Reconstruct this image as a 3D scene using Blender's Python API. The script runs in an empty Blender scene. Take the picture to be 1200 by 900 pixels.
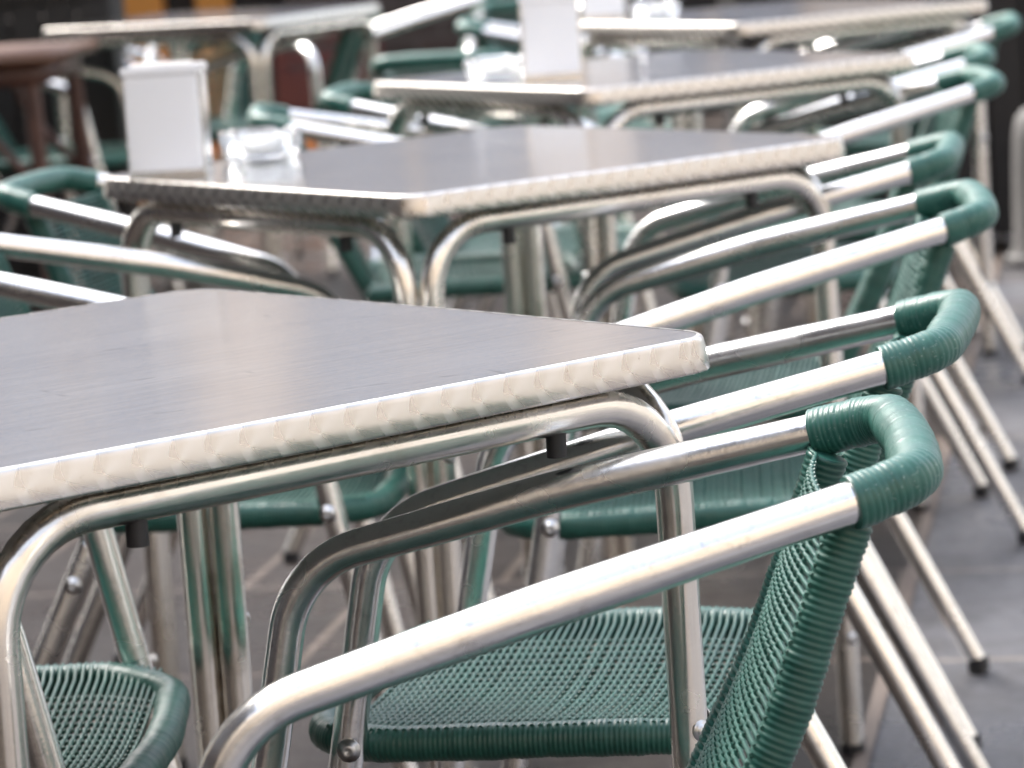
import bpy, bmesh, math, random
from mathutils import Vector, Matrix
random.seed(7)
PI = math.pi
S = bpy.context.scene
C = S.collection

# ---------------------------------------------------------------- camera
CAM_H = 1.1188
PITCH, ROLL, FPX = 0.14977, 0.06528, 4048.8
cd = bpy.data.cameras.new('camera'); cam = bpy.data.objects.new('camera', cd); C.objects.link(cam)
rt = Vector((1, 0, 0)); fw = Vector((0, math.cos(PITCH), -math.sin(PITCH))); up = Vector((0, math.sin(PITCH), math.cos(PITCH)))
cr, sr = math.cos(ROLL), math.sin(ROLL)
r2 = rt*cr - up*sr; u2 = rt*sr + up*cr
M = Matrix((r2, u2, -fw)).transposed().to_4x4(); M.translation = (0, 0, CAM_H)
cam.matrix_world = M
cd.sensor_width = 36; cd.lens = 36*FPX/1200
cd.clip_start = .05; cd.clip_end = 3000
cd.dof.use_dof = True; cd.dof.focus_distance = 2.45; cd.dof.aperture_fstop = 9.0; cd.dof.aperture_blades = 7
S.camera = cam

# ---------------------------------------------------------------- light
SUN_EL, SUN_AZ = 46, -48          # azimuth measured from +Y (into the picture) towards +X
w = bpy.data.worlds.new('World'); S.world = w; w.use_nodes = True
nt = w.node_tree; nt.nodes.clear()
out = nt.nodes.new('ShaderNodeOutputWorld'); bg = nt.nodes.new('ShaderNodeBackground')
sky = nt.nodes.new('ShaderNodeTexSky'); sky.sky_type = 'NISHITA'; sky.sun_disc = False
sky.sun_elevation = math.radians(SUN_EL); sky.sun_rotation = math.radians(SUN_AZ)
sky.air_density = 1.0; sky.dust_density = 4.0; sky.ozone_density = 1.0
hs = nt.nodes.new('ShaderNodeHueSaturation'); hs.inputs['Saturation'].default_value = .5
nt.links.new(sky.outputs[0], hs.inputs['Color']); nt.links.new(hs.outputs[0], bg.inputs[0])
bg.inputs[1].default_value = .15
nt.links.new(bg.outputs[0], out.inputs[0])
ld = bpy.data.lights.new('sun', 'SUN'); ld.energy = 1.4; ld.angle = math.radians(18); ld.color = (1, .965, .92)
sun = bpy.data.objects.new('sun', ld); C.objects.link(sun)
sd = Vector((math.sin(math.radians(SUN_AZ))*math.cos(math.radians(SUN_EL)), math.cos(math.radians(SUN_AZ))*math.cos(math.radians(SUN_EL)), math.sin(math.radians(SUN_EL))))
sun.rotation_euler = sd.to_track_quat('Z', 'Y').to_euler(); sun.location = (3, 6, 12)
S.view_settings.view_transform = 'Standard'; S.view_settings.look = 'None'
S.view_settings.exposure = 2.25; S.view_settings.gamma = 1
S.cycles.max_bounces = 8; S.cycles.glossy_bounces = 6; S.cycles.diffuse_bounces = 3; S.cycles.transmission_bounces = 8

# ---------------------------------------------------------------- materials
def mat(name, col, rough=.5, metal=0., **k):
    m = bpy.data.materials.new(name); m.use_nodes = True
    b = m.node_tree.nodes['Principled BSDF']
    b.inputs['Base Color'].default_value = (*col, 1); b.inputs['Roughness'].default_value = rough
    b.inputs['Metallic'].default_value = metal
    for a, v in k.items(): b.inputs[a].default_value = v
    return m
def nodes(m): return m.node_tree.nodes, m.node_tree.links, m.node_tree.nodes['Principled BSDF']
def N(m, t, **k):
    n = m.node_tree.nodes.new(t)
    for a, v in k.items(): setattr(n, a, v)
    return n
def coord(m, which='Object', scale=(1, 1, 1), rot=(0, 0, 0)):
    tc = N(m, 'ShaderNodeTexCoord'); mp = N(m, 'ShaderNodeMapping')
    mp.inputs['Scale'].default_value = scale; mp.inputs['Rotation'].default_value = rot
    m.node_tree.links.new(tc.outputs[which], mp.inputs[0]); return mp.outputs[0]
def ramp(m, src, stops):
    r = N(m, 'ShaderNodeValToRGB'); m.node_tree.links.new(src, r.inputs[0])
    e = r.color_ramp.elements
    while len(e) < len(stops): e.new(.5)
    for i, (p, c) in enumerate(stops):
        e[i].position = p; e[i].color = (*c, 1) if len(c) == 3 else c
    return r.outputs[0]
def noise(m, vec, scale, detail=4, rough=.55):
    n = N(m, 'ShaderNodeTexNoise'); n.inputs['Scale'].default_value = scale
    n.inputs['Detail'].default_value = detail; n.inputs['Roughness'].default_value = rough
    m.node_tree.links.new(vec, n.inputs['Vector']); return n.outputs[0]
def bump(m, h, dist, strength=1, prev=None):
    b = N(m, 'ShaderNodeBump'); b.inputs['Distance'].default_value = dist; b.inputs['Strength'].default_value = strength
    m.node_tree.links.new(h, b.inputs['Height'])
    if prev: m.node_tree.links.new(prev, b.inputs['Normal'])
    return b.outputs[0]
g3 = lambda v: (v, v, v)

# tube aluminium: soft polish, fine rubbed marks, a few dull grimy patches
M_ALU = mat('polished_aluminium', (.78, .77, .75), .2, 1)
n, L, b = nodes(M_ALU)
v = coord(M_ALU); n1 = noise(M_ALU, v, 14, 2); n2 = noise(M_ALU, v, 160, 3)
L.new(ramp(M_ALU, n1, [(.25, g3(.34)), (.5, g3(.2)), (.80, g3(.30))]), b.inputs['Roughness'])
L.new(ramp(M_ALU, noise(M_ALU, v, 70, 6, .75), [(.18, (.50, .47, .43)), (.46, (.83, .825, .81)), (1, (.88, .87, .85))]), b.inputs['Base Color'])
L.new(bump(M_ALU, noise(M_ALU, v, 26, 2), .0012, .25, bump(M_ALU, n2, .0005, .35)), b.inputs['Normal'])

# table frame: the same tube, yellowed
M_FRAME = mat('tarnished_aluminium', (.7, .66, .58), .24, 1)
n, L, b = nodes(M_FRAME)
v = coord(M_FRAME)
L.new(ramp(M_FRAME, noise(M_FRAME, v, 9, 6, .65), [(.20, (.40, .33, .25)), (.46, (.77, .74, .69)), (.8, (.84, .82, .77))]), b.inputs['Base Color'])
L.new(ramp(M_FRAME, noise(M_FRAME, v, 22, 4), [(.3, g3(.30)), (.7, g3(.17))]), b.inputs['Roughness'])
L.new(bump(M_FRAME, noise(M_FRAME, v, 170, 3), .0003, .25), b.inputs['Normal'])

# brushed table top
M_TOP = mat('brushed_steel', (.5, .5, .51), .2, 1)
n, L, b = nodes(M_TOP)
v2 = coord(M_TOP)
br = noise(M_TOP, coord(M_TOP, scale=(3, 130, 1), rot=(0, 0, .62)), 1, 6, .75)
gr = noise(M_TOP, coord(M_TOP, scale=(14, 420, 1), rot=(0, 0, .62)), 1, 4, .7)
blot = noise(M_TOP, v2, 6.5, 7, .68)
def mul(m, a, c, f=1.0):
    x = N(m, 'ShaderNodeMixRGB', blend_type='MULTIPLY'); x.inputs[0].default_value = f
    m.node_tree.links.new(a, x.inputs[1]); m.node_tree.links.new(c, x.inputs[2]); return x.outputs[0]
col = mul(M_TOP, ramp(M_TOP, blot, [(.32, (.84, .845, .86)), (.5, (.91, .905, .90)), (.68, (.96, .955, .945))]), ramp(M_TOP, br, [(.34, g3(.84)), (.58, g3(1))]))
col = mul(M_TOP, col, ramp(M_TOP, gr, [(.30, g3(.86)), (.6, g3(1))]))
# scratches: thin lines where warped wave bands peak, broken up by noise
def scratch(rot, sc_, dist, lo):
    wv = N(M_TOP, 'ShaderNodeTexWave', wave_type='BANDS'); wv.inputs['Scale'].default_value = sc_; wv.inputs['Distortion'].default_value = dist; wv.inputs['Detail'].default_value = 2; wv.inputs['Detail Scale'].default_value = .6
    L.new(coord(M_TOP, rot=(0, 0, rot)), wv.inputs[0])
    a = ramp(M_TOP, wv.outputs[1], [(.9990, g3(0)), (1, g3(.6))])
    c = ramp(M_TOP, noise(M_TOP, coord(M_TOP, rot=(0, 0, rot)), lo, 2), [(.60, g3(0)), (.66, g3(1))])
    return mul(M_TOP, a, c)
ad = N(M_TOP, 'ShaderNodeMixRGB', blend_type='ADD'); ad.inputs[0].default_value = 1
L.new(scratch(.3, 2.3, 5, 13), ad.inputs[1]); L.new(scratch(1.9, 1.7, 7, 17), ad.inputs[2])
scm = N(M_TOP, 'ShaderNodeMixRGB'); L.new(ad.outputs[0], scm.inputs[0]); L.new(col, scm.inputs[1]); scm.inputs[2].default_value = (.25, .25, .26, 1)
L.new(scm.outputs[0], b.inputs['Base Color'])
mx = N(M_TOP, 'ShaderNodeMath', operation='MULTIPLY_ADD'); L.new(blot, mx.inputs[0]); mx.inputs[1].default_value = .16; mx.inputs[2].default_value = .03
L.new(mx.outputs[0], b.inputs['Roughness'])
bp = bump(M_TOP, br, .0005, .25); bp = bump(M_TOP, gr, .0003, .3, bp)
L.new(bump(M_TOP, noise(M_TOP, v2, 3.2, 2), .0014, .6, bp), b.inputs['Normal'])

# rim with engine-turned swirls; UV: u metres along the edge, v metres up
M_RIM = mat('swirled_rim_metal', (.7, .66, .6), .3, 1)
n, L, b = nodes(M_RIM)
tc = N(M_RIM, 'ShaderNodeTexCoord'); sp = N(M_RIM, 'ShaderNodeSeparateXYZ'); L.new(tc.outputs['UV'], sp.inputs[0])
def mth(m, op, a, bb=None, c=None):
    x = N(m, 'ShaderNodeMath', operation=op)
    for i, q in enumerate((a, bb, c)):
        if q is None: continue
        if isinstance(q, (int, float)): x.inputs[i].default_value = q
        else: m.node_tree.links.new(q, x.inputs[i])
    return x.outputs[0]
RIM_H = .0262
P_ = .0285
wob_ = mth(M_RIM, 'MULTIPLY', noise(M_RIM, coord(M_RIM), 9, 2), .30)
# one row of overlapping polished discs: each cell is cut by the curved edge of the next disc
cu = mth(M_RIM, 'FRACT', mth(M_RIM, 'ADD', mth(M_RIM, 'DIVIDE', sp.outputs[0], P_), wob_))
cv = mth(M_RIM, 'DIVIDE', sp.outputs[1], RIM_H)
arc = mth(M_RIM, 'SUBTRACT', 1.0, mth(M_RIM, 'POWER', mth(M_RIM, 'ABSOLUTE', mth(M_RIM, 'SUBTRACT', cv, .5)), 2.0))
cu2 = mth(M_RIM, 'FRACT', mth(M_RIM, 'ADD', cu, mth(M_RIM, 'MULTIPLY', arc, .8)))
angw = mth(M_RIM, 'ARCTAN2', mth(M_RIM, 'SUBTRACT', cv, .42), mth(M_RIM, 'SUBTRACT', cu2, .30))
mixv = mth(M_RIM, 'MULTIPLY_ADD', mth(M_RIM, 'SINE', mth(M_RIM, 'MULTIPLY', angw, 2.0)), .5, .5)
rough = ramp(M_RIM, mixv, [(0, g3(.26)), (1, g3(.36))]); L.new(rough, b.inputs['Roughness'])
vo = coord(M_RIM)
cx = N(M_RIM, 'ShaderNodeMixRGB', blend_type='MULTIPLY'); cx.inputs[0].default_value = 1
L.new(ramp(M_RIM, mixv, [(0, (.62, .59, .56)), (.6, (.67, .645, .615)), (1, (.73, .71, .69))]), cx.inputs[1])  # reflections off the swirls painted in as paler and darker wedges
L.new(ramp(M_RIM, noise(M_RIM, vo, 38, 7, .75), [(.30, (.28, .2, .13)), (.36, (.95, .93, .9)), (1, (1, 1, 1))]), cx.inputs[2])
gate = ramp(M_RIM, noise(M_RIM, vo, 7.5, 2), [(.57, g3(0)), (.63, g3(1))]); spk_ = ramp(M_RIM, noise(M_RIM, vo, 210, 4, .7), [(.56, g3(0)), (.62, g3(1))])
gm = N(M_RIM, 'ShaderNodeMixRGB', blend_type='MULTIPLY'); gm.inputs[0].default_value = 1; L.new(gate, gm.inputs[1]); L.new(spk_, gm.inputs[2])
dm = N(M_RIM, 'ShaderNodeMixRGB'); L.new(gm.outputs[0], dm.inputs[0]); L.new(cx.outputs[0], dm.inputs[1]); dm.inputs[2].default_value = (.30, .21, .14, 1)
L.new(dm.outputs[0], b.inputs['Base Color'])
L.new(bump(M_RIM, mixv, .0004, .17), b.inputs['Normal'])

# green plastic cord
def green(name, c0, c1, rough, bumpd=None):
    m = mat(name, c0, rough); n, L, b = nodes(m); v = coord(m)
    L.new(ramp(m, noise(m, v, 30, 5, .6), [(.3, c0), (.7, c1)]), b.inputs['Base Color'])
    L.new(ramp(m, noise(m, v, 60, 3), [(.3, g3(rough-.06)), (.7, g3(rough+.1))]), b.inputs['Roughness'])
    b.inputs['Specular IOR Level'].default_value = .45
    b.inputs['Coat Weight'].default_value = .08; b.inputs['Coat Roughness'].default_value = .35
    return m
M_CORD = green('green_plastic_cord', (.012, .066, .052), (.020, .102, .080), .40)
M_WRAP = green('green_wrapped_cord', (.016, .086, .068), (.028, .126, .100), .36)
n, L, b = nodes(M_WRAP)
spk = noise(M_WRAP, coord(M_WRAP), 260, 4, .7)
mxx = N(M_WRAP, 'ShaderNodeMixRGB'); L.new(ramp(M_WRAP, spk, [(.60, g3(0)), (.70, g3(.5))]), mxx.inputs[0])
L.new(b.inputs['Base Color'].links[0].from_socket, mxx.inputs[1]); mxx.inputs[2].default_value = (.35, .45, .4, 1)
L.new(mxx.outputs[0], b.inputs['Base Color'])
M_RUB = mat('black_rubber', (.015, .015, .017), .55)
M_BOLT = mat('bolt_steel', (.62, .62, .62), .28, 1)
M_BDARK = mat('bolt_socket', (.06, .05, .05), .5, .5)

# ---------------------------------------------------------------- helpers
def finish(name, bm, m, parent=None, smooth=True):
    bmesh.ops.recalc_face_normals(bm, faces=bm.faces)
    me = bpy.data.meshes.new(name); bm.to_mesh(me); bm.free()
    if smooth:
        for f in me.polygons: f.use_smooth = True
    ms = m if isinstance(m, (list, tuple)) else [m]
    for q in ms: me.materials.append(q)
    o = bpy.data.objects.new(name, me); C.objects.link(o); o.parent = parent
    return o
def thing(name, label, cat, loc=(0, 0, 0), rz=0, group=None):
    o = bpy.data.objects.new(name, None); C.objects.link(o); o.empty_display_size = .1
    o.location = loc; o.rotation_euler = (0, 0, rz); o['label'] = label; o['category'] = cat
    if group: o['group'] = group
    return o
def tag(o, label, cat, group=None):
    o['label'] = label; o['category'] = cat
    if group: o['group'] = group
    return o
def struct(o): o['kind'] = 'structure'; return o
def copy_tree(o, parent=None):
    c = o.copy(); C.objects.link(c); c.parent = parent
    for ch in list(o.children): copy_tree(ch, c)
    return c
def box(bm, x0, x1, y0, y1, z0, z1, bev=0, mi=0):
    r = bmesh.ops.create_cube(bm, size=1)
    for q in r['verts']: q.co = Vector((x0+(q.co.x+.5)*(x1-x0), y0+(q.co.y+.5)*(y1-y0), z0+(q.co.z+.5)*(z1-z0)))
    fs = set(f for q in r['verts'] for f in q.link_faces)
    for f in fs: f.material_index = mi
    if bev:
        es = list(set(e for q in r['verts'] for e in q.link_edges))
        bmesh.ops.bevel(bm, geom=es, offset=bev, segments=2, affect='EDGES')
def fillet(pts, rad, seg=8):
    """polyline with rounded corners"""
    P = [Vector(p) for p in pts]; out = [P[0]]
    for i in range(1, len(P)-1):
        r = rad[i] if isinstance(rad, (list, tuple)) else rad
        a = (P[i-1]-P[i]); c = (P[i+1]-P[i]); la, lc = a.length, c.length; a.normalize(); c.normalize()
        ang = a.angle(c); t = min(r/math.tan(ang/2), la*.49, lc*.49) if ang < PI-1e-3 else 0
        if t < 1e-5: out.append(P[i]); continue
        p0, p1 = P[i]+a*t, P[i]+c*t; rr = t*math.tan(ang/2)
        bis = (a+c).normalized(); ctr = P[i]+bis*(rr/math.sin(ang/2))
        v0, v1 = p0-ctr, p1-ctr; tot = v0.angle(v1); ax = v0.cross(v1).normalized()
        for k in range(seg+1): out.append(ctr+Matrix.Rotation(tot*k/seg, 3, ax)@v0)
    out.append(P[-1]); return out
def resample(P, step):
    L = [0]
    for i in range(1, len(P)): L.append(L[-1]+(P[i]-P[i-1]).length)
    n = max(2, int(round(L[-1]/step))); out = []; j = 0
    for k in range(n+1):
        s = L[-1]*k/n
        while j < len(L)-2 and L[j+1] < s: j += 1
        t = (s-L[j])/max(1e-9, L[j+1]-L[j]); out.append(P[j].lerp(P[j+1], min(1, t)))
    return out
def sweep(bm, P, r, sides=14, caps=True, flat=None, closed=False, nrm=None, mi=0):
    """tube along P; r number or function of arc length; flat=(a,b) scale of the two axes"""
    n = len(P); T = []
    for i in range(n):
        if closed: t = P[(i+1) % n]-P[i-1]
        else: t = P[min(n-1, i+1)]-P[max(0, i-1)]
        T.append(t.normalized())
    nv = nrm if nrm else (Vector((0, 0, 1)) if abs(T[0].z) < .9 else Vector((1, 0, 0)))
    nv = (nv-T[0]*nv.dot(T[0])).normalized(); rings = []; s = 0
    for i in range(n):
        if i: s += (P[i]-P[i-1]).length
        nv = (nv-T[i]*nv.dot(T[i])).normalized(); bn = T[i].cross(nv)
        rr = r(s) if callable(r) else r; fa, fb = flat if flat else (1, 1)
        rings.append([bm.verts.new(P[i]+(nv*math.cos(2*PI*k/sides)*fa+bn*math.sin(2*PI*k/sides)*fb)*rr) for k in range(sides)])
    m = n if closed else n-1
    for i in range(m):
        a, c = rings[i], rings[(i+1) % n]
        for k in range(sides):
            f = bm.faces.new((a[k], a[(k+1) % sides], c[(k+1) % sides], c[k])); f.material_index = mi
    if caps and not closed:
        for q in (rings[0][::-1], rings[-1]):
            f = bm.faces.new([bm.verts.new(x.co) for x in q]); f.material_index = mi
    return rings
def ridged(bm, P, r, pitch, amp, sides=14, step=4, gap=None):
    """cord wound round a tube: ridges every pitch"""
    tot = sum((P[i]-P[i-1]).length for i in range(1, len(P)))
    Q = resample(P, pitch/step)
    sweep(bm, Q, lambda s: r+amp*(abs(math.sin(PI*s/pitch))**.7-1)+.0004*math.sin(s*61+1)+.00025*math.sin(s*217)+.00022*math.sin(s*437+2)*math.sin(s*47), sides)
def bolt(bm, p, d, r=.0065, h=.005, mi=0):
    """domed bolt head on p pointing along d"""
    d = Vector(d).normalized(); q = d.to_track_quat('Z', 'Y').to_matrix()
    prof = [(r*1.5, 0), (r*1.5, .0012), (r, .0014), (r*.96, h*.55), (r*.72, h*.9), (r*.38, h), (r*.34, h*.55), (0, h*.5)]
    prev = None
    for (a, z) in prof:
        if a == 0: ring = [bm.verts.new(Vector(p)+q@Vector((0, 0, z)))]
        else: ring = [bm.verts.new(Vector(p)+q@Vector((a*math.cos(k*PI/6), a*math.sin(k*PI/6), z))) for k in range(12)]
        if prev:
            for k in range(12):
                if len(ring) == 1: bm.faces.new((prev[k], prev[(k+1) % 12], ring[0]))
                else: bm.faces.new((prev[k], prev[(k+1) % 12], ring[(k+1) % 12], ring[k]))
        prev = ring
V = Vector
def mir(P, s): return [V((p.x, p.y*s, p.z)) for p in P]

# ---------------------------------------------------------------- ground
M_FLOOR = mat('slate_paving', (.1, .1, .105), .35)
n, L, b = nodes(M_FLOOR)
ROW = math.radians(10)
vec = coord(M_FLOOR, 'Object', rot=(0, 0, ROW)); 
bk = N(M_FLOOR, 'ShaderNodeTexBrick'); bk.offset = .5; bk.squash = 1
mpx = N(M_FLOOR, 'ShaderNodeMapping'); mpx.inputs['Location'].default_value = (.118, .03, 0); L.new(vec, mpx.inputs[0]); L.new(mpx.outputs[0], bk.inputs['Vector'])
bk.inputs['Scale'].default_value = 1; bk.inputs['Brick Width'].default_value = .42; bk.inputs['Row Height'].default_value = .585
bk.inputs['Mortar Size'].default_value = .008; bk.inputs['Mortar Smooth'].default_value = .3; bk.inputs['Bias'].default_value = 0
bk.inputs['Color1'].default_value = (.10, .102, .113, 1); bk.inputs['Color2'].default_value = (.155, .155, .168, 1); bk.inputs['Mortar'].default_value = (.28, .245, .215, 1)
big = noise(M_FLOOR, vec, 2.2, 8, .7); fine = noise(M_FLOOR, vec, 60, 6, .7)
mm = N(M_FLOOR, 'ShaderNodeMixRGB', blend_type='MULTIPLY'); mm.inputs[0].default_value = .9
L.new(bk.outputs['Color'], mm.inputs[1]); L.new(ramp(M_FLOOR, big, [(.32, (.34, .29, .26)), (.48, (.85, .83, .81)), (.66, (1.35, 1.36, 1.4))]), mm.inputs[2])
m2 = N(M_FLOOR, 'ShaderNodeMixRGB', blend_type='MULTIPLY'); m2.inputs[0].default_value = .7
L.new(mm.outputs[0], m2.inputs[1]); L.new(ramp(M_FLOOR, fine, [(.3, g3(.6)), (.7, g3(1.2))]), m2.inputs[2]); L.new(m2.outputs[0], b.inputs['Base Color'])
L.new(ramp(M_FLOOR, big, [(.36, g3(.50)), (.62, g3(.22))]), b.inputs['Roughness'])
bp = bump(M_FLOOR, fine, .0012, .5); inv = N(M_FLOOR, 'ShaderNodeMath', operation='SUBTRACT'); inv.inputs[0].default_value = 1; L.new(bk.outputs['Fac'], inv.inputs[1])
L.new(bump(M_FLOOR, inv.outputs[0], .004, .7, bp), b.inputs['Normal'])
bm = bmesh.new(); bmesh.ops.create_grid(bm, x_segments=1, y_segments=1, size=600)
M_FLOOR.node_tree.nodes['Principled BSDF'].inputs['Specular IOR Level'].default_value = .36
struct(finish('ground', bm, M_FLOOR, smooth=False))

# the terrace the furniture stands on: darker brown worn slabs, edged by a pale strip
M_TERR = M_FLOOR.copy(); M_TERR.name = 'brown_terrace_slabs'
tb = [q for q in M_TERR.node_tree.nodes if q.type == 'TEX_BRICK'][0]
tb.inputs['Color1'].default_value = (.026, .022, .020, 1); tb.inputs['Color2'].default_value = (.046, .037, .033, 1); tb.inputs['Mortar'].default_value = (.16, .13, .11, 1)
M_TERR.node_tree.nodes['Principled BSDF'].inputs['Specular IOR Level'].default_value = .16
M_STRIP = mat('worn_edge_strip', (.12, .09, .072), .6)
e0 = V((.560, 5.0)); ed = V((.18, .983)); en = V((.983, -.18))
def sheet(nm, a, b_, m, z):
    bm = bmesh.new(); f = bm.faces.new([bm.verts.new((q.x, q.y, z)) for q in (e0+ed*-9+en*a, e0+ed*-9+en*b_, e0+ed*14+en*b_, e0+ed*14+en*a)]); return struct(finish(nm, bm, m, smooth=False))
sheet('terrace_paving', -7.5, -.010, M_TERR, .004); sheet('paving_edge_strip', -.010, .010, M_STRIP, .0045)

# ---------------------------------------------------------------- buildings round the terrace (seen in the metal)
M_STONE = mat('warm_stone', (.50, .41, .31), .75); n, L, b = nodes(M_STONE)
L.new(ramp(M_STONE, noise(M_STONE, coord(M_STONE), 1.5, 6), [(.3, (.42, .34, .26)), (.7, (.56, .47, .37))]), b.inputs['Base Color'])
M_PLAST = mat('pale_render', (.58, .53, .48), .8); n, L, b = nodes(M_PLAST)
L.new(ramp(M_PLAST, noise(M_PLAST, coord(M_PLAST), 1.1, 6), [(.3, (.84, .72, .61)), (.7, (.90, .79, .69))]), b.inputs['Base Color'])
M_GLASS = mat('window_glass', (.09, .11, .13), .08, 0, **{'Specular IOR Level': .8})
M_WOODF = mat('orange_painted_wood', (.50, .21, .035), .5)
M_DARK = mat('black_wood_and_shade', (.008, .007, .007), .6)  # planter boards, and the background shade painted black on the kiosk wall
M_GREYW = mat('grey_shutter', (.50, .54, .60), .6)
M_MAROON = mat('maroon_paint', (.14, .035, .035), .6)
M_BRICK = mat('brown_tile', (.13, .085, .065), .6); n, L, b = nodes(M_BRICK)
bt = N(M_BRICK, 'ShaderNodeTexBrick'); L.new(coord(M_BRICK, 'Object', rot=(PI/2, 0, 0)), bt.inputs[0])
bt.inputs['Scale'].default_value = 1; bt.inputs['Brick Width'].default_value = .22; bt.inputs['Row Height'].default_value = .075; bt.inputs['Mortar Size'].default_value = .01
bt.inputs['Color1'].default_value = (.05, .032, .028, 1); bt.inputs['Color2'].default_value = (.035, .025, .022, 1); bt.inputs['Mortar'].default_value = (.07, .06, .055, 1); L.new(bt.outputs[0], b.inputs['Base Color'])

def building(name, label, x0, x1, yf, depth, H, wallm, bays, face=-1, storey=3.6, ground=None):
    """facade at y=yf looking towards face (−1: towards the camera). bays = list of (xa, xb, material) openings per storey"""
    t = thing(name, label, 'building', ((x0+x1)/2, yf, 0)); ox = (x0+x1)/2
    bm = bmesh.new()
    s = face
    def bx(xa, xb, ya, yb, za, zb):
        lo, hi = sorted((ya*-s, yb*-s)); box(bm, xa-ox, xb-ox, lo, hi, za, zb)
    xs = sorted(bays, key=lambda q: q[0])
    bx(x0, x1, .35, depth, 0, H)                      # core
    px = x0
    for (a, c, *_r) in xs:                            # piers
        bx(px, a, 0, .35-.003, 0, H-.003); px = c
    bx(px, x1, 0, .35-.003, 0, H-.003)
    ns = int(H//storey)
    for k in range(ns+1):                             # spandrels
        z = k*storey
        for (a, c, *_r) in xs:
            za, zb = (0, .12) if k == 0 else (z-.55, z+.75)
            if zb > H: zb = H-.004
            if zb > za: bx(a, c, .04, .35-.003, za, zb)
    bx(x0-.15, x1+.15, -.18, depth, H, H+.35)         # cornice
    finish('wall', bm, wallm, t, smooth=False)
    for k in range(ns):
        for (a, c, mt) in xs:
            bm = bmesh.new(); z0 = .12 if k == 0 else k*storey+.75; z1 = (k+1)*storey-.55
            lo, hi = sorted((.22*-s, .26*-s)); box(bm, a-ox+.05, c-ox-.05, lo, hi, z0, z1, mi=0)
            lo, hi = sorted((.16*-s, .215*-s))
            for (fa, fb) in ((a, a+.08), (c-.08, c), ((a+c)/2-.03, (a+c)/2+.03)): box(bm, fa-ox, fb-ox, lo, hi, z0, z1, mi=1)
            finish('window', bm, [mt, wallm], t, smooth=False)
    return t
# across the square, beyond the far tables: alternating pale piers and grey glazing
bays = []
x = -14.2
random.seed(3)
seq = []
while x < 14:
    wdt = random.choice((.9, 1.5, 2.1)); seq.append((x, x+wdt)); x += wdt+random.choice((.55, .8, 1.1))
building('pale_building', 'pale rendered building with grey glazed bays far beyond the tables', -15, 15.5, 26, 8, 11.5, M_PLAST, [(a, c, M_GREYW) for a, c in seq])
M_CREAM = mat('cream_render', (.42, .395, .365), .8)
def side_building(nm, lab, xf, wallm, H, gl):
    t = building(nm, lab, -11, 12, 0, 7, H, wallm, [(-9.5+i*3.1, -8.2+i*3.1, gl) for i in range(7)])
    t.location = (xf, 3, 0); t.rotation_euler = (0, 0, -PI/2 if xf > 0 else PI/2); return t
side_building('cream_building', 'cream rendered building to the right of the terrace', 15, M_CREAM, 12, M_GLASS)
side_building('cafe_building', 'dark brown cafe building to the left of the terrace', -9, mat('brown_render', (.055, .038, .03), .7), 13, M_GLASS)
building('stone_building', 'warm beige stone building on the near side of the square', -18, 18, -13, 8, 13, M_STONE, [(-15+i*3.6, -13.6+i*3.6, M_GLASS) for i in range(9)], face=1)

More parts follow.
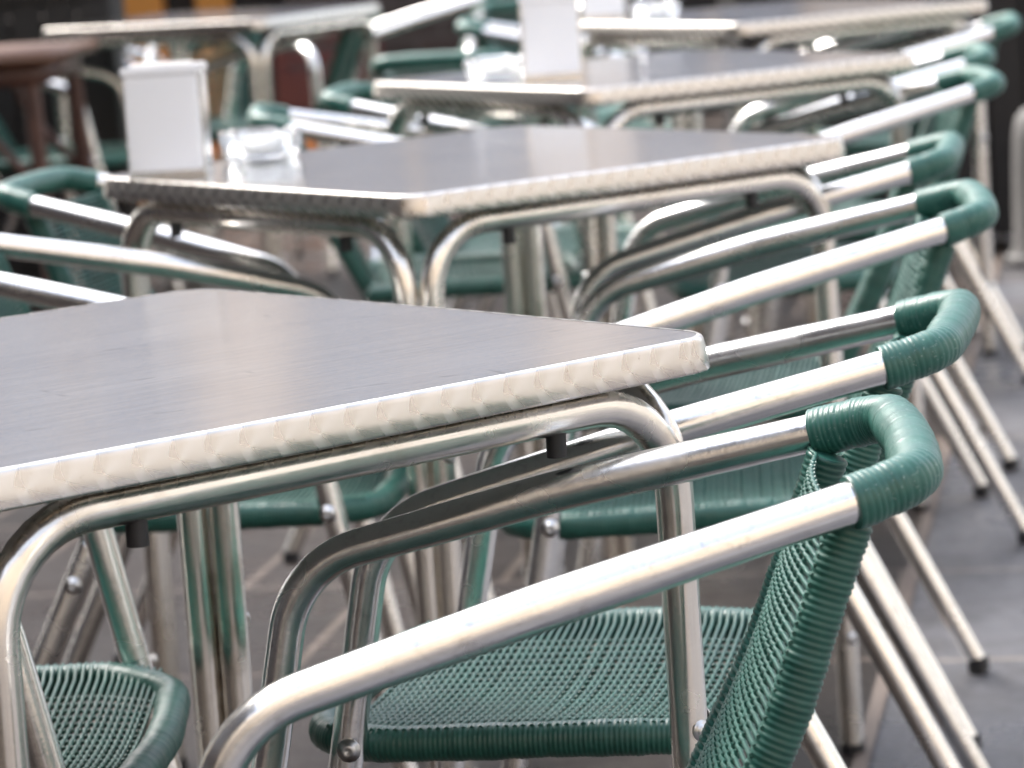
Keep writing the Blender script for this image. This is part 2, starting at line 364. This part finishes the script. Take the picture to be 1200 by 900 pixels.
# ---------------------------------------------------------------- chair
R_T = .0137
FOOT_F = V((.506, .226, .012)); CORN = V((.385, .234, .618)); WR = V((0, .138, .711))
K1 = V((-.040, .128, .751)); 
def build_chair():
    t = thing('armchair', '', 'chair', group='green wicker armchairs with aluminium tube arms')
    # arm tubes: from below the front bend to where the cord starts
    for s in (1, -1):
        P = fillet([FOOT_F.lerp(CORN, .78), CORN, CORN.lerp(WR, .5)+V((0, .008, .004)), WR+(WR-CORN).normalized()*.012], [0, .078, .4, 0], 12)
        bm = bmesh.new(); Q = resample(P, .008)
        tot = .008*len(Q)
        sweep(bm, mir(Q, s), lambda q: R_T+.0013*max(0, math.sin(PI*min(1, max(0, (q-.16)/.33)))), 20)
        finish('arm_tube', bm, M_ALU, t)
        # front leg
        bm = bmesh.new(); sweep(bm, mir([FOOT_F, FOOT_F.lerp(CORN, .4), FOOT_F.lerp(CORN, .781)], s), R_T-.0001, 20)
        lg = finish('leg', bm, M_ALU, t)
        bm = bmesh.new(); c = FOOT_F; sweep(bm, mir([V((c.x+.002, c.y, 0)), V((c.x, c.y, .004)), c+V((-.002, 0, .01))], s), lambda q: R_T+.0016, 14)
        f = finish('rubber_foot', bm, M_RUB, lg)
        bm = bmesh.new(); p = FOOT_F.lerp(CORN, (.44-.012)/.606)
        bolt(bm, V((p.x-.004, (p.y+R_T-.0004)*s, p.z)), (0, s, 0)); finish('bolt', bm, M_BOLT, lg)
        # rear leg, straight tube from under the seat back and down
        top = V((.150, .192, .417)); ft = V((-.050, .205, .012)); d = (top-ft).normalized()
        bm = bmesh.new(); Q = mir([ft, ft.lerp(top, .5), top-d*.012, top-d*.005, top-d*.0015, top], s)
        rr = [R_T-.0006]*3+[R_T*.86, R_T*.6, R_T*.3]; it = iter(rr); sweep(bm, Q, lambda q: next(it), 18)
        lg = finish('leg', bm, M_ALU, t)
        bm = bmesh.new(); sweep(bm, mir([V((ft.x-.002, ft.y, 0)), V((ft.x, ft.y, .004)), ft+V((.002, 0, .01))], s), R_T+.0012, 14); finish('rubber_foot', bm, M_RUB, lg)
        bm = bmesh.new(); p = top-d*.055; bolt(bm, V((p.x, (p.y+R_T-.0008)*s, p.z)), (0, s, 0)); finish('bolt', bm, M_BOLT, lg)
    # wrapped back rail
    P = fillet([WR+(CORN-WR).normalized()*(-.004), WR+V((-.010, -.003, .002)), V((-.048, .119, .723)), V((-.052, 0, .725)), V((-.048, -.119, .723)), V((-.006, -.136, .7125)), V((WR.x, -WR.y, WR.z))+(V((CORN.x, -CORN.y, CORN.z))-V((WR.x, -WR.y, WR.z))).normalized()*.004],
               [0, .05, .050, .3, .050, .05, 0], 12)
    bm = bmesh.new(); ridged(bm, P, .0172, .0042, .0005, 22, 5)
    finish('back_rail', bm, M_WRAP, t)
    # backrest: two wound bars, cords between, vertical strands woven through
    TOP = V((-.004, .120, .697)); MID = V((.044, .128, .57)); BOT = V((.118, .132, .422))
    bars = []
    for s in (1, -1):
        P = resample(fillet(mir([TOP, MID, BOT], s), [0, .5, 0], 8), .01); bars.append(P)
    bk_ = thing_part('backrest', t)
    for s, P in zip((1, -1), bars):
        bm = bmesh.new(); ridged(bm, P, .0148, .0046, .0011, 16, 4); finish('side_bar', bm, M_CORD, bk_)
    weave('woven_panel', bars[0], bars[1], .0146, bk_, pitch=.0064, n_long=10, zone=(.22, .80), sag=.010, nrm_hint=V((1, 0, .35)), cord=.0019)
    # lower end of the back joined to the seat
    bm = bmesh.new(); sweep(bm, [V((.118, .132, .420)), V((.118, 0, .420)), V((.118, -.132, .420))], .0105, 12); finish('lower_rail', bm, M_WRAP, bk_)
    # seat
    st = thing_part('seat', t)
    Lp = [V((.122, .186, .433)), V((.20, .198, .436)), V((.40, .206, .434)), V((.462, .160, .430)), V((.474, 0, .428)), V((.462, -.160, .430)), V((.40, -.206, .434)), V((.20, -.198, .436)), V((.122, -.186, .433))]
    P = fillet(Lp, [0, .5, .06, .07, .9, .07, .06, .5, 0], 10)
    P = [P[0]+V((0, -.02, 0))]+P+[P[-1]+V((0, .02, 0))]
    bm = bmesh.new(); ridged(bm, P, .0150, .0040, .0007, 16, 4); finish('wound_rim', bm, M_CORD, st)
    bm = bmesh.new(); ridged(bm, [V((.122, .172, .433)), V((.122, 0, .431)), V((.122, -.172, .433))], .0135, .0046, .0008, 14, 4); finish('rear_rail', bm, M_CORD, st)
    A = resample(fillet([V((.128, .186, .433)), V((.20, .198, .436)), V((.40, .206, .434)), V((.452, .175, .431))], [0, .5, .06, 0], 8), .01)
    B = mir(A, -1)
    weave('woven_panel', A, B, .0147, st, pitch=.0070, n_long=17, zone=(.16, .84), sag=-.016, nrm_hint=V((0, 0, 1)), cord=.0020, ends=(.02, .985))
    return t
def thing_part(name, parent):
    """a part that carries sub-parts"""
    o = bpy.data.objects.new(name, None); o.empty_display_size = .05; C.objects.link(o); o.parent = parent; return o
def weave(name, A, B, rr, parent, pitch, n_long, zone, sag, nrm_hint, cord, ends=(0, 1)):
    """cords from rail A to rail B, crossed in the middle zone by long strands that go over and under"""
    LA = sum((A[i]-A[i-1]).length for i in range(1, len(A)))
    n = int(LA/pitch); bm = bmesh.new()
    def on(P, t):
        q = t*(len(P)-1); i = min(len(P)-2, int(q)); return P[i].lerp(P[i+1], q-i)
    def surf(u, t, off=0):
        a, c = on(A, t), on(B, t); p = a.lerp(c, u)
        e = 2.2*min(u, 1-u)
        top = rr*.93
        prof = min(1, e/.12)                    # leave the rail's top, dip to the sagging middle
        return p+nr(t)*(top*(1-.45*prof)+sag*math.sin(PI*u)*prof+off)
    cache = {}
    def nr(t):
        k = round(t, 3)
        if k not in cache:
            a, c = on(A, t), on(B, t); tg = (on(A, min(1, t+.02))-on(A, max(0, t-.02))).normalized(); ac = (c-a).normalized()
            m = tg.cross(ac).normalized(); cache[k] = m if m.dot(nrm_hint) > 0 else -m
        return cache[k]
    longs = [zone[0]+(zone[1]-zone[0])*i/(n_long-1) for i in range(n_long)]
    du = (zone[1]-zone[0])/(n_long-1)
    for j in range(n+1):
        t = ends[0]+(ends[1]-ends[0])*(j/n)
        P = []
        nu = int(round(4/du))
        jt = random.uniform(-.16, .16)/n
        for k in range(nu+1):
            u = k/nu; off = 0
            if zone[0]-du/2 < u < zone[1]+du/2:
                off = cord*.42*math.cos(2*PI*(u-zone[0])/du)
            P.append(surf(u, min(1, max(0, t+jt*math.sin(PI*u))), off))
        # ends tuck over the rail
        ac = (on(B, t)-on(A, t)).normalized()
        P[0] = on(A, t)-ac*rr*.45+nr(t)*rr*.88; P[-1] = on(B, t)+ac*rr*.45+nr(t)*rr*.88
        sweep(bm, P, cord*(1+random.uniform(-.08, .08)), 5, nrm=nr(t))
    for i, u in enumerate(longs):
        P = []
        for k in range(4*n+1):
            j = k/4; t = ends[0]+(ends[1]-ends[0])*(j/n)
            off = -cord*.55-cord*.85*math.cos(2*PI*j)
            P.append(surf(u, t, off))
        sweep(bm, P, cord*.9, 5, nrm=nr(0))
    return finish(name, bm, M_CORD, parent)

proto = build_chair()
FWD = lambda az: PI/2-az            # az: facing direction, clockwise from +Y
chairs = [   # x, y, facing azimuth, label
 (.207, 2.247, -1.53, 'nearest armchair, its woven green back seen edge-on at lower right'),
 (.312, 2.788, -1.363, 'second armchair of the right row, its seat showing under the nearest arm'),
 (.462, 3.704, -1.502, 'third armchair of the right row, behind the near table corner'),
 (.519, 4.345, -1.402, 'fourth armchair of the right row, beside the right end of the middle table'),
 (.743, 5.576, -1.60, 'fifth armchair of the right row, just beyond the middle table right corner'),
 (.830, 6.22, -1.53, 'sixth armchair of the right row, its bend peeping out behind the fifth one'),
 (1.03, 7.17, -1.45, 'blurred armchair at the right edge, bright arm above the third table right corner'),
 (1.03, 7.85, -1.35, 'farthest armchair of the right row, by the top right corner below the fourth table'),
 (-.775, 2.77, 1.60, 'armchair at bottom left whose seat corner shows beside the near table leg'),
 (-.605, 3.925, 1.64, 'armchair at the left edge whose two bright arms run in behind the near table'),
 (-.588, 4.697, 1.801, 'armchair at left with its green back by the middle table left corner'),
 (-.345, 5.80, 1.515, 'armchair behind the ashtray of the middle table'),
 (-.233, 6.016, 1.757, ''),
 (-.01, 8.62, 1.62, 'small blurred armchair just left of the second napkin dispenser'),
 (-1.35, 9.9, 1.60, 'dim armchair at the far upper left behind the brown wooden table'),
 (-1.40, 9.02, 1.70, 'armchair whose pale arm shows between the brown table and the first napkin dispenser'),
 (-.37, 9.5, -1.42, 'dark armchair with leaning back to the right of the far left table'),
 (-.10, 7.2, .2, 'armchair turned outwards, its dark green rail left of the far ashtray'),
 (.12, 9.6, 3.0, 'dim armchair behind the second napkin dispenser'),
 (-.80, 10.1, 2.95, 'dim armchair on the far side of the far left table'),
 (-.02, 10.7, -1.6, 'faint armchair at top centre in front of the brown crate'),
]
chairs[12] = (-.225, 6.22, 1.757, 'armchair left of the third table with its green bend at the table edge')
for i, (x, y, az, lab) in enumerate(chairs):
    o = proto if i == 0 else copy_tree(proto)
    o.location = (x, y, 0); o.rotation_euler = (0, 0, FWD(az)); o['label'] = lab

# ---------------------------------------------------------------- table
KT = .845            # table size against an 80 cm one
HALF = .40*KT; TOPZ = CAM_H-.4188*KT; RIMH = .031*KT
def rounded_square(h, r, seg=8, bow=.004):
    P = []
    for (cx_, cy_, a0) in ((h-r, -(h-r), -90), (h-r, h-r, 0), (-(h-r), h-r, 90), (-(h-r), -(h-r), 180)):
        for k in range(seg+1):
            a = math.radians(a0+90*k/seg); P.append(V((cx_+r*math.cos(a), cy_+r*math.sin(a), 0)))
        # bowed side up to the next corner
        n = P[-1]; 
    out = []
    m = len(P)
    for i in range(m):
        out.append(P[i]); nx = P[(i+1) % m]
        if (nx-P[i]).length > .2:
            mid = (nx+P[i])/2; nrm_ = mid.normalized()
            for k in range(1, 10):
                t = k/10; out.append(P[i].lerp(nx, t)+nrm_*bow*math.sin(PI*t))
    return out
def build_table():
    t = thing('bistro_table', '', 'table', group='square aluminium bistro tables')
    out = rounded_square(HALF, .040)
    # steel top sheet, slightly below the rolled lip, rounded over the edge
    bm = bmesh.new()
    nrs = []
    for i in range(len(out)):
        d = (out[(i+1) % len(out)]-out[i-1]).normalized(); nrs.append(V((d.y, -d.x, 0)))
    ring = [bm.verts.new(p-q*.0086+V((0, 0, TOPZ))) for p, q in zip(out, nrs)]
    c = bm.verts.new((0, 0, TOPZ)); rings = [ring]
    for q in (.75, .4):
        rings.append([bm.verts.new(V((p.x*q, p.y*q, TOPZ))) for p in out])
    m = len(out)
    for a, b_ in zip(rings, rings[1:]):
        for k in range(m): bm.faces.new((a[k], a[(k+1) % m], b_[(k+1) % m], b_[k]))
    for k in range(m): bm.faces.new((rings[-1][k], rings[-1][(k+1) % m], c))
    finish('tabletop', bm, M_TOP, t)
    # rim
    KK = KT; prof = [(-.0090, .0002), (-.0072, .0003), (-.0052, -.0006), (-.0040, -.0024), (-.0035, -.0048), (-.0018, -.0145), (-.0002, -RIMH+.0026), (-.0008, -RIMH+.0007), (-.003, -RIMH), (-.03, -RIMH), (-.03, -RIMH+.012)]
    bm = bmesh.new(); uv = bm.loops.layers.uv.new('UVMap'); cols = []; us = [0]
    for i in range(1, m+1): us.append(us[-1]+(out[i % m]-out[i-1]).length)
    for i in range(m):
        p = out[i]; nx = (out[(i+1) % m]-out[i-1]).normalized(); nr_ = V((nx.y, -nx.x, 0))
        wob = .0003*math.sin(us[i]*23)
        cols.append([bm.verts.new(p+nr_*(a+wob)+V((0, 0, TOPZ+z))) for a, z in prof])
    for i in range(m):
        a, c2 = cols[i], cols[(i+1) % m]
        for k in range(len(prof)-1):
            f = bm.faces.new((a[k], c2[k], c2[k+1], a[k+1]))
            for lp, (uu, kk) in zip(f.loops, ((i, k), (i+1, k), (i+1, k+1), (i, k+1))): lp[uv].uv = (us[uu], prof[kk][1]+RIMH)
    finish('rim', bm, M_RIM, t)
    bm = bmesh.new(); f = bm.faces.new([bm.verts.new(V((p.x*.94, p.y*.94, TOPZ-RIMH+.006))) for p in out][::-1]); finish('underside_board', bm, mat('board', (.42, .41, .40), .6), t, smooth=False)
    # four inverted-U tubes
    rt_ = .0138; zt = TOPZ-RIMH-rt_-.001
    for q in range(4):
        rot = Matrix.Rotation(q*PI/2, 3, 'Z'); e = HALF-.024; d = HALF-.045
        pts = [V((-d-.004, -e, .012)), V((-d, -e, zt)), V((d, -e, zt)), V((d+.004, -e, .012))]
        P = [rot@p for p in fillet(pts, [0, .075, .075, 0], 12)]
        P = resample(P, .014)
        bm = bmesh.new(); sweep(bm, P, rt_, 20); fr = finish('leg_frame', bm, M_FRAME, t)
        for s in (-1, 1):
            bm = bmesh.new(); sweep(bm, [rot@V((s*(d+.004), -e, 0)), rot@V((s*(d+.004), -e, .016))], rt_+.0014, 14); finish('rubber_foot', bm, M_RUB, fr)
            bm = bmesh.new(); a = rot@V((s*.182, -e, zt-rt_*.6)); sweep(bm, [a, a-V((0, 0, .012)), a-V((0, 0, .021))], .0075, 14); finish('rubber_buffer', bm, M_RUB, fr)
            for hz in (.47, .15):
                bm = bmesh.new(); bolt(bm, rot@V((s*(d+.002), -e-rt_+.0006, hz)), rot@V((0, -1, 0)), .0055, .004); finish('bolt', bm, M_BOLT, fr)
    # spacers between the frames and the rim
    for q in range(4):
        rot = Matrix.Rotation(q*PI/2, 3, 'Z'); bm = bmesh.new()
        for s in (-.62, .62): box(bm, s*.3-.03, s*.3+.03, -HALF+.029, -HALF+.039, TOPZ-RIMH-.0045, TOPZ-RIMH+.004)
        bmesh.ops.transform(bm, matrix=rot.to_4x4(), verts=bm.verts); finish('spacer', bm, M_RUB, t, smooth=False)
    return t
tp = build_table()
tables = [((-.419, 2.478), .8727, 'nearest square metal table, filling the left of the photo, top empty'),
          ((-.122, 4.448), .9278, 'middle metal table carrying the front napkin dispenser and glass ashtray'),
          ((.166, 6.293), 1.0103, 'third metal table from the front, with the second napkin dispenser'),
          ((.595, 8.30), 1.02, 'blurred fourth table of the row at top right'),
          ((-.68, 10.40), .46, 'far metal table at upper left, orange panels behind it')]
tctr = []
for i, ((x, y), th, lab) in enumerate(tables):
    o = tp if i == 0 else copy_tree(tp)
    a = V((math.sin(th), math.cos(th))); b_ = V((-math.cos(th), math.sin(th)))
    c = (V((x, y))+(a+b_)*.4)*KT; tctr.append(c)
    # local +x along a, local +y along b
    o.location = (c.x, c.y, 0); o.rotation_euler = (0, 0, PI/2-th); o['label'] = lab

# ---------------------------------------------------------------- napkin dispensers
M_WHITE = mat('white_plastic_face', (.9, .91, .93), .5); M_NAP = mat('paper_napkin', (.88, .87, .85), .9)
def dispenser(x, y, rz, lab):
    t = thing('napkin_dispenser', lab, 'napkin dispenser', (x, y, TOPZ), rz, 'white napkin dispensers on the tables')
    bm = bmesh.new(); box(bm, -.048, .048, -.028, .028, .004, .134, .004); finish('case', bm, M_ALU, t, smooth=False)
    bm = bmesh.new(); box(bm, -.050, .050, -.031, .031, .0005, .0055, .002); finish('base_plate', bm, M_ALU, t, smooth=False)
    for s in (-1, 1):
        bm = bmesh.new()
        y0, y1 = sorted((s*.0265, s*.032)); box(bm, -.045, .045, y0, y1, .008, .1235, .002); box(bm, -.049, .049, y0, y1, .124, .136, .0025)
        finish('face_plate', bm, M_WHITE, t, smooth=False)
    bm = bmesh.new()
    for k in range(6): box(bm, -.040+k*.001, .040-k*.0015, -.012+k*.004, -.009+k*.004, .13, .137+.001*(k % 3), 0)
    finish('napkins', bm, M_NAP, t, smooth=False)
    return t
dispenser(-.475*KT, 5.03*KT, -.10, 'front napkin dispenser, on the middle table near the left corner')
dispenser(.118*KT, 6.70*KT, .02, 'second napkin dispenser, upright on the third table and cut by the top of the photo')
dispenser(.30*KT, 9.03*KT, .05, 'small far napkin dispenser on the fourth table')

# ---------------------------------------------------------------- glass ashtrays
M_GL = mat('moulded_glass', (.97, .99, 1), .04, 0, **{'Transmission Weight': .92, 'IOR': 1.48})
def ashtray(x, y, lab, r=.054, h=.037, rz=0):
    t = thing('glass_ashtray', lab, 'ashtray', (x, y, TOPZ+.0008), rz, 'round glass ashtrays on the tables')
    bm = bmesh.new(); n_ = 72
    prof = [(0, 0), (r*.80, 0), (r*.88, .003), (r*.94, h*.35), (r, h*.88), (r*.99, h), (r*.86, h), (r*.80, h*.88), (r*.70, h*.30), (r*.62, h*.24), (0, h*.22)]
    prev = None
    for (a, z) in prof:
        if a == 0: ring = [bm.verts.new((0, 0, z))]
        else:
            ring = []
            for k in range(n_):
                an = 2*PI*k/n_; zz = z
                flute = 1+.008*math.cos(24*an) if z < h*.9 and a > r*.85 else 1
                d = min(abs((an-q+PI) % (2*PI)-PI) for q in (PI/4, 3*PI/4, 5*PI/4, 7*PI/4))
                if z > h*.8: zz = z-h*.30*math.exp(-(d/.11)**2)*(1 if z >= h*.95 else .6)
                ring.append(bm.verts.new((a*flute*math.cos(an), a*flute*math.sin(an), zz)))
        if prev:
            for k in range(n_):
                if len(prev) == 1: bm.faces.new((prev[0], ring[(k+1) % n_], ring[k]))
                elif len(ring) == 1: bm.faces.new((prev[k], prev[(k+1) % n_], ring[0]))
                else: bm.faces.new((prev[k], prev[(k+1) % n_], ring[(k+1) % n_], ring[k]))
        prev = ring
    finish('bowl', bm, M_GL, t)
    bm = bmesh.new(); q = bmesh.ops.create_cone(bm, cap_ends=True, segments=40, radius1=r*.58, radius2=r*.60, depth=.0012)
    bmesh.ops.translate(bm, verts=bm.verts, vec=(0, 0, h*.22+.0016))
    finish('ash_film', bm, mat('ash', (.55, .55, .54), .9), t)
    return t
ashtray(-.354*KT, 5.215*KT, 'glass ashtray on the middle table, right of the front napkin dispenser', rz=.3)
ashtray(.010*KT, 6.74*KT, 'glass ashtray on the third table, left of the second napkin dispenser', rz=.1)
ashtray(.425*KT, 8.80*KT, 'far glass ashtray on the fourth table', rz=.5)

# ---------------------------------------------------------------- brown wooden table, upper left
M_BW = mat('dark_brown_wood', (.075, .032, .022), .4); n, L, b = nodes(M_BW)
L.new(ramp(M_BW, noise(M_BW, coord(M_BW, scale=(3, 30, 3)), 4, 5), [(.3, (.05, .02, .015)), (.7, (.11, .05, .035))]), b.inputs['Base Color'])
t = thing('wooden_table', 'dark brown wooden table with bent braces at upper left', 'table', (-1.31, 8.42, -0.0), -.12)
bm = bmesh.new(); box(bm, -.31, .31, -.27, .27, .722, .750, .006); finish('tabletop', bm, mat('worn_table_wood', (.16, .085, .055), .35), t)
bm = bmesh.new(); box(bm, -.27, .27, -.23, .23, .67, .7205, .003); finish('apron', bm, M_BW, t)
for sx in (-1, 1):
    for sy in (-1, 1):
        bm = bmesh.new(); sweep(bm, [V((sx*.25, sy*.21, .67)), V((sx*.262, sy*.222, .35)), V((sx*.275, sy*.235, 0))], .021, 12)
        lg = finish('leg', bm, M_BW, t)
for sy in (-1, 1):
    for sx in (-1, 1):
        bm = bmesh.new(); P = [V((sx*.262, sy*.222, .42)).lerp(V((sx*.10, sy*.215, .66)), k/8)+V((-sx*.045*math.sin(PI*k/8), 0, .03*math.sin(PI*k/8))) for k in range(9)]
        sweep(bm, P, .011, 10); finish('brace', bm, M_BW, t)

# ---------------------------------------------------------------- dark things at the back
def planter(name, x, y, wx, wy, h, rz, lab, cat='planter'):
    t = thing(name, lab, cat, (x, y, 0), rz)
    bm = bmesh.new()
    nb = max(3, int(wx/.09))
    for k in range(nb):
        xa = -wx/2+k*wx/nb
        box(bm, xa+.003, xa+wx/nb-.003, -wy/2, -wy/2+.022, .05, h-.03, .003); box(bm, xa+.003, xa+wx/nb-.003, wy/2-.022, wy/2, .05, h-.03, .003)
    for s in (-1, 1): box(bm, s*(wx/2-.011)-.011, s*(wx/2-.011)+.011, -wy/2+.024, wy/2-.024, .05, h-.03, .003)
    finish('side_boards', bm, M_DARK, t, smooth=False)
    bm = bmesh.new()
    for (xa, xb, ya, yb) in ((-wx/2-.02, wx/2+.02, -wy/2-.02, -wy/2+.05), (-wx/2-.02, wx/2+.02, wy/2-.05, wy/2+.02), (-wx/2-.02, -wx/2+.05, -wy/2+.052, wy/2-.052), (wx/2-.05, wx/2+.02, -wy/2+.052, wy/2-.052)): box(bm, xa, xb, ya, yb, h-.028, h, .004)
    finish('top_frame', bm, M_DARK, t, smooth=False)
    bm = bmesh.new(); box(bm, -wx/2+.03, wx/2-.03, -wy/2+.03, wy/2-.03, .06, h-.08); finish('soil', bm, mat('soil', (.03, .02, .015), .95), t, smooth=False)
    for sx in (-1, 1):
        for sy in (-1, 1):
            bm = bmesh.new(); box(bm, sx*(wx/2-.05)-.02, sx*(wx/2-.05)+.02, sy*(wy/2-.05)-.02, sy*(wy/2-.05)+.02, 0, .049); finish('foot', bm, M_DARK, t, smooth=False)
    return t
planter('planter_box', -1.62, 9.62, 1.2, .4, .86, 0, 'black slatted planter box behind the brown wooden table')
planter('planter_box', 1.70, 9.35, .96, .42, 1.05, -.03, 'tall black slatted planter box behind the right row of chairs')

planter('planter_box', .98, 9.75, .62, .36, .74, .1, 'low black slatted box added to darken the ground under and behind the blurred fourth table')  # added box: its black covers bright floor between the table legs
# low shop front across the back: black wall stands for canopy shade; orange posts
t = thing('kiosk_counter', 'low kiosk counter, wall blackened as canopy shade, with orange posts and brown tiled end behind the far tables', 'kiosk counter', (-1.2, 15.5, 0))
bm = bmesh.new(); box(bm, -3.2, 6.0, .1, 1.2, 0, 1.10); finish('wall', bm, M_DARK, t, smooth=False)
bm = bmesh.new(); box(bm, .30, 1.6, -.12, .095, 0, .75, .01); finish('plinth', bm, M_BRICK, t, smooth=False)
M_FT = mat('pale_metal_shoe', (.6, .6, .58), .4, .6)
for px_, wd in ((-.95, .20), (-.62, .16), (-.33, .18), (-.02, .15)):
    bm = bmesh.new(); box(bm, px_-wd/2, px_+wd/2, -.05, .095, .13, 1.08, .008); p = finish('post', bm, M_WOODF, t, smooth=False)
    bm = bmesh.new(); box(bm, px_-wd/2-.01, px_+wd/2+.01, -.06, .096, 0, .127, .004); finish('post_shoe', bm, M_FT, p, smooth=False)
bm = bmesh.new()
box(bm, -3.25, 6.05, -.16, 1.25, 1.104, 1.15, .01); finish('counter_top', bm, M_MAROON, t, smooth=False)
# stacked crates by the plinth
M_CR = mat('maroon_plastic', (.085, .02, .022), .45)
def crate(x, y, z, rz, lab, m):
    t = thing('crate', lab, 'crate', (x, y, z), rz, 'bottle crates in front of the kiosk counter')
    bm = bmesh.new(); W, D, H_ = .40, .30, .27
    for (xa, xb, ya, yb) in ((-W/2, W/2, -D/2, -D/2+.012), (-W/2, W/2, D/2-.012, D/2), (-W/2, -W/2+.012, -D/2+.013, D/2-.013), (W/2-.012, W/2, -D/2+.013, D/2-.013)):
        box(bm, xa, xb, ya, yb, .002, .13); box(bm, xa, xb, ya, yb, .16, .19); box(bm, xa, xb, ya, yb, .235, H_)
    for sx in (-1, 1):
        for sy in (-1, 1): box(bm, sx*(W/2-.02)-.021, sx*(W/2-.02)+.021, sy*(D/2-.02)-.021, sy*(D/2-.02)+.021, .001, H_-.001)
    box(bm, -W/2+.013, W/2-.013, -D/2+.013, D/2-.013, .003, .02)
    finish('shell', bm, m, t, smooth=False); return t
crate(-.62, 12.9, 0, .1, 'maroon plastic crate on the ground before the kiosk counter', M_CR)
crate(-.60, 12.92, .272, .04, 'maroon plastic crate stacked on top of another', M_CR)
M_OC = mat('amber_plastic', (.46, .19, .03), .5)
crate(-1.16, 11.7, 0, .1, 'amber plastic crate on the ground beneath the far left table', M_OC)
crate(-1.14, 11.7, .272, -.05, 'amber plastic crate on top of another behind the front napkin dispenser', M_OC)
crate(-.78, 11.9, 0, .3, 'amber plastic crate alone to the right of the amber pair', M_OC)
crate(-.12, 13.1, 0, -.15, 'brown plastic crate standing to the right of the maroon pair', mat('brown_plastic', (.12, .07, .05), .5))

# pale bollard at the right edge
t = thing('bollard', 'pale rounded stone bollard at the right edge in front of the black planter', 'bollard', (1.40, 8.9, 0))
M_BOL = mat('pale_stone', (.10, .095, .092), .7)
def lathe(bm, prof, n_=32):
    prev = None
    for (a, z) in prof:
        ring = [bm.verts.new((a*math.cos(2*PI*k/n_), a*math.sin(2*PI*k/n_), z)) for k in range(n_)] if a else [bm.verts.new((0, 0, z))]
        if prev:
            for k in range(n_):
                if len(prev) == 1: bm.faces.new((prev[0], ring[(k+1) % n_], ring[k]))
                elif len(ring) == 1: bm.faces.new((prev[k], prev[(k+1) % n_], ring[0]))
                else: bm.faces.new((prev[k], prev[(k+1) % n_], ring[(k+1) % n_], ring[k]))
        prev = ring
bm = bmesh.new(); lathe(bm, [(.085, .03), (.078, .06), (.072, .25), (.068, .33), (.060, .38), (.040, .405), (0, .412)]); finish('post', bm, M_BOL, t)
bm = bmesh.new(); lathe(bm, [(0, 0), (.10, 0), (.10, .025), (.092, .031), (0, .031)]); finish('base', bm, M_BOL, t)
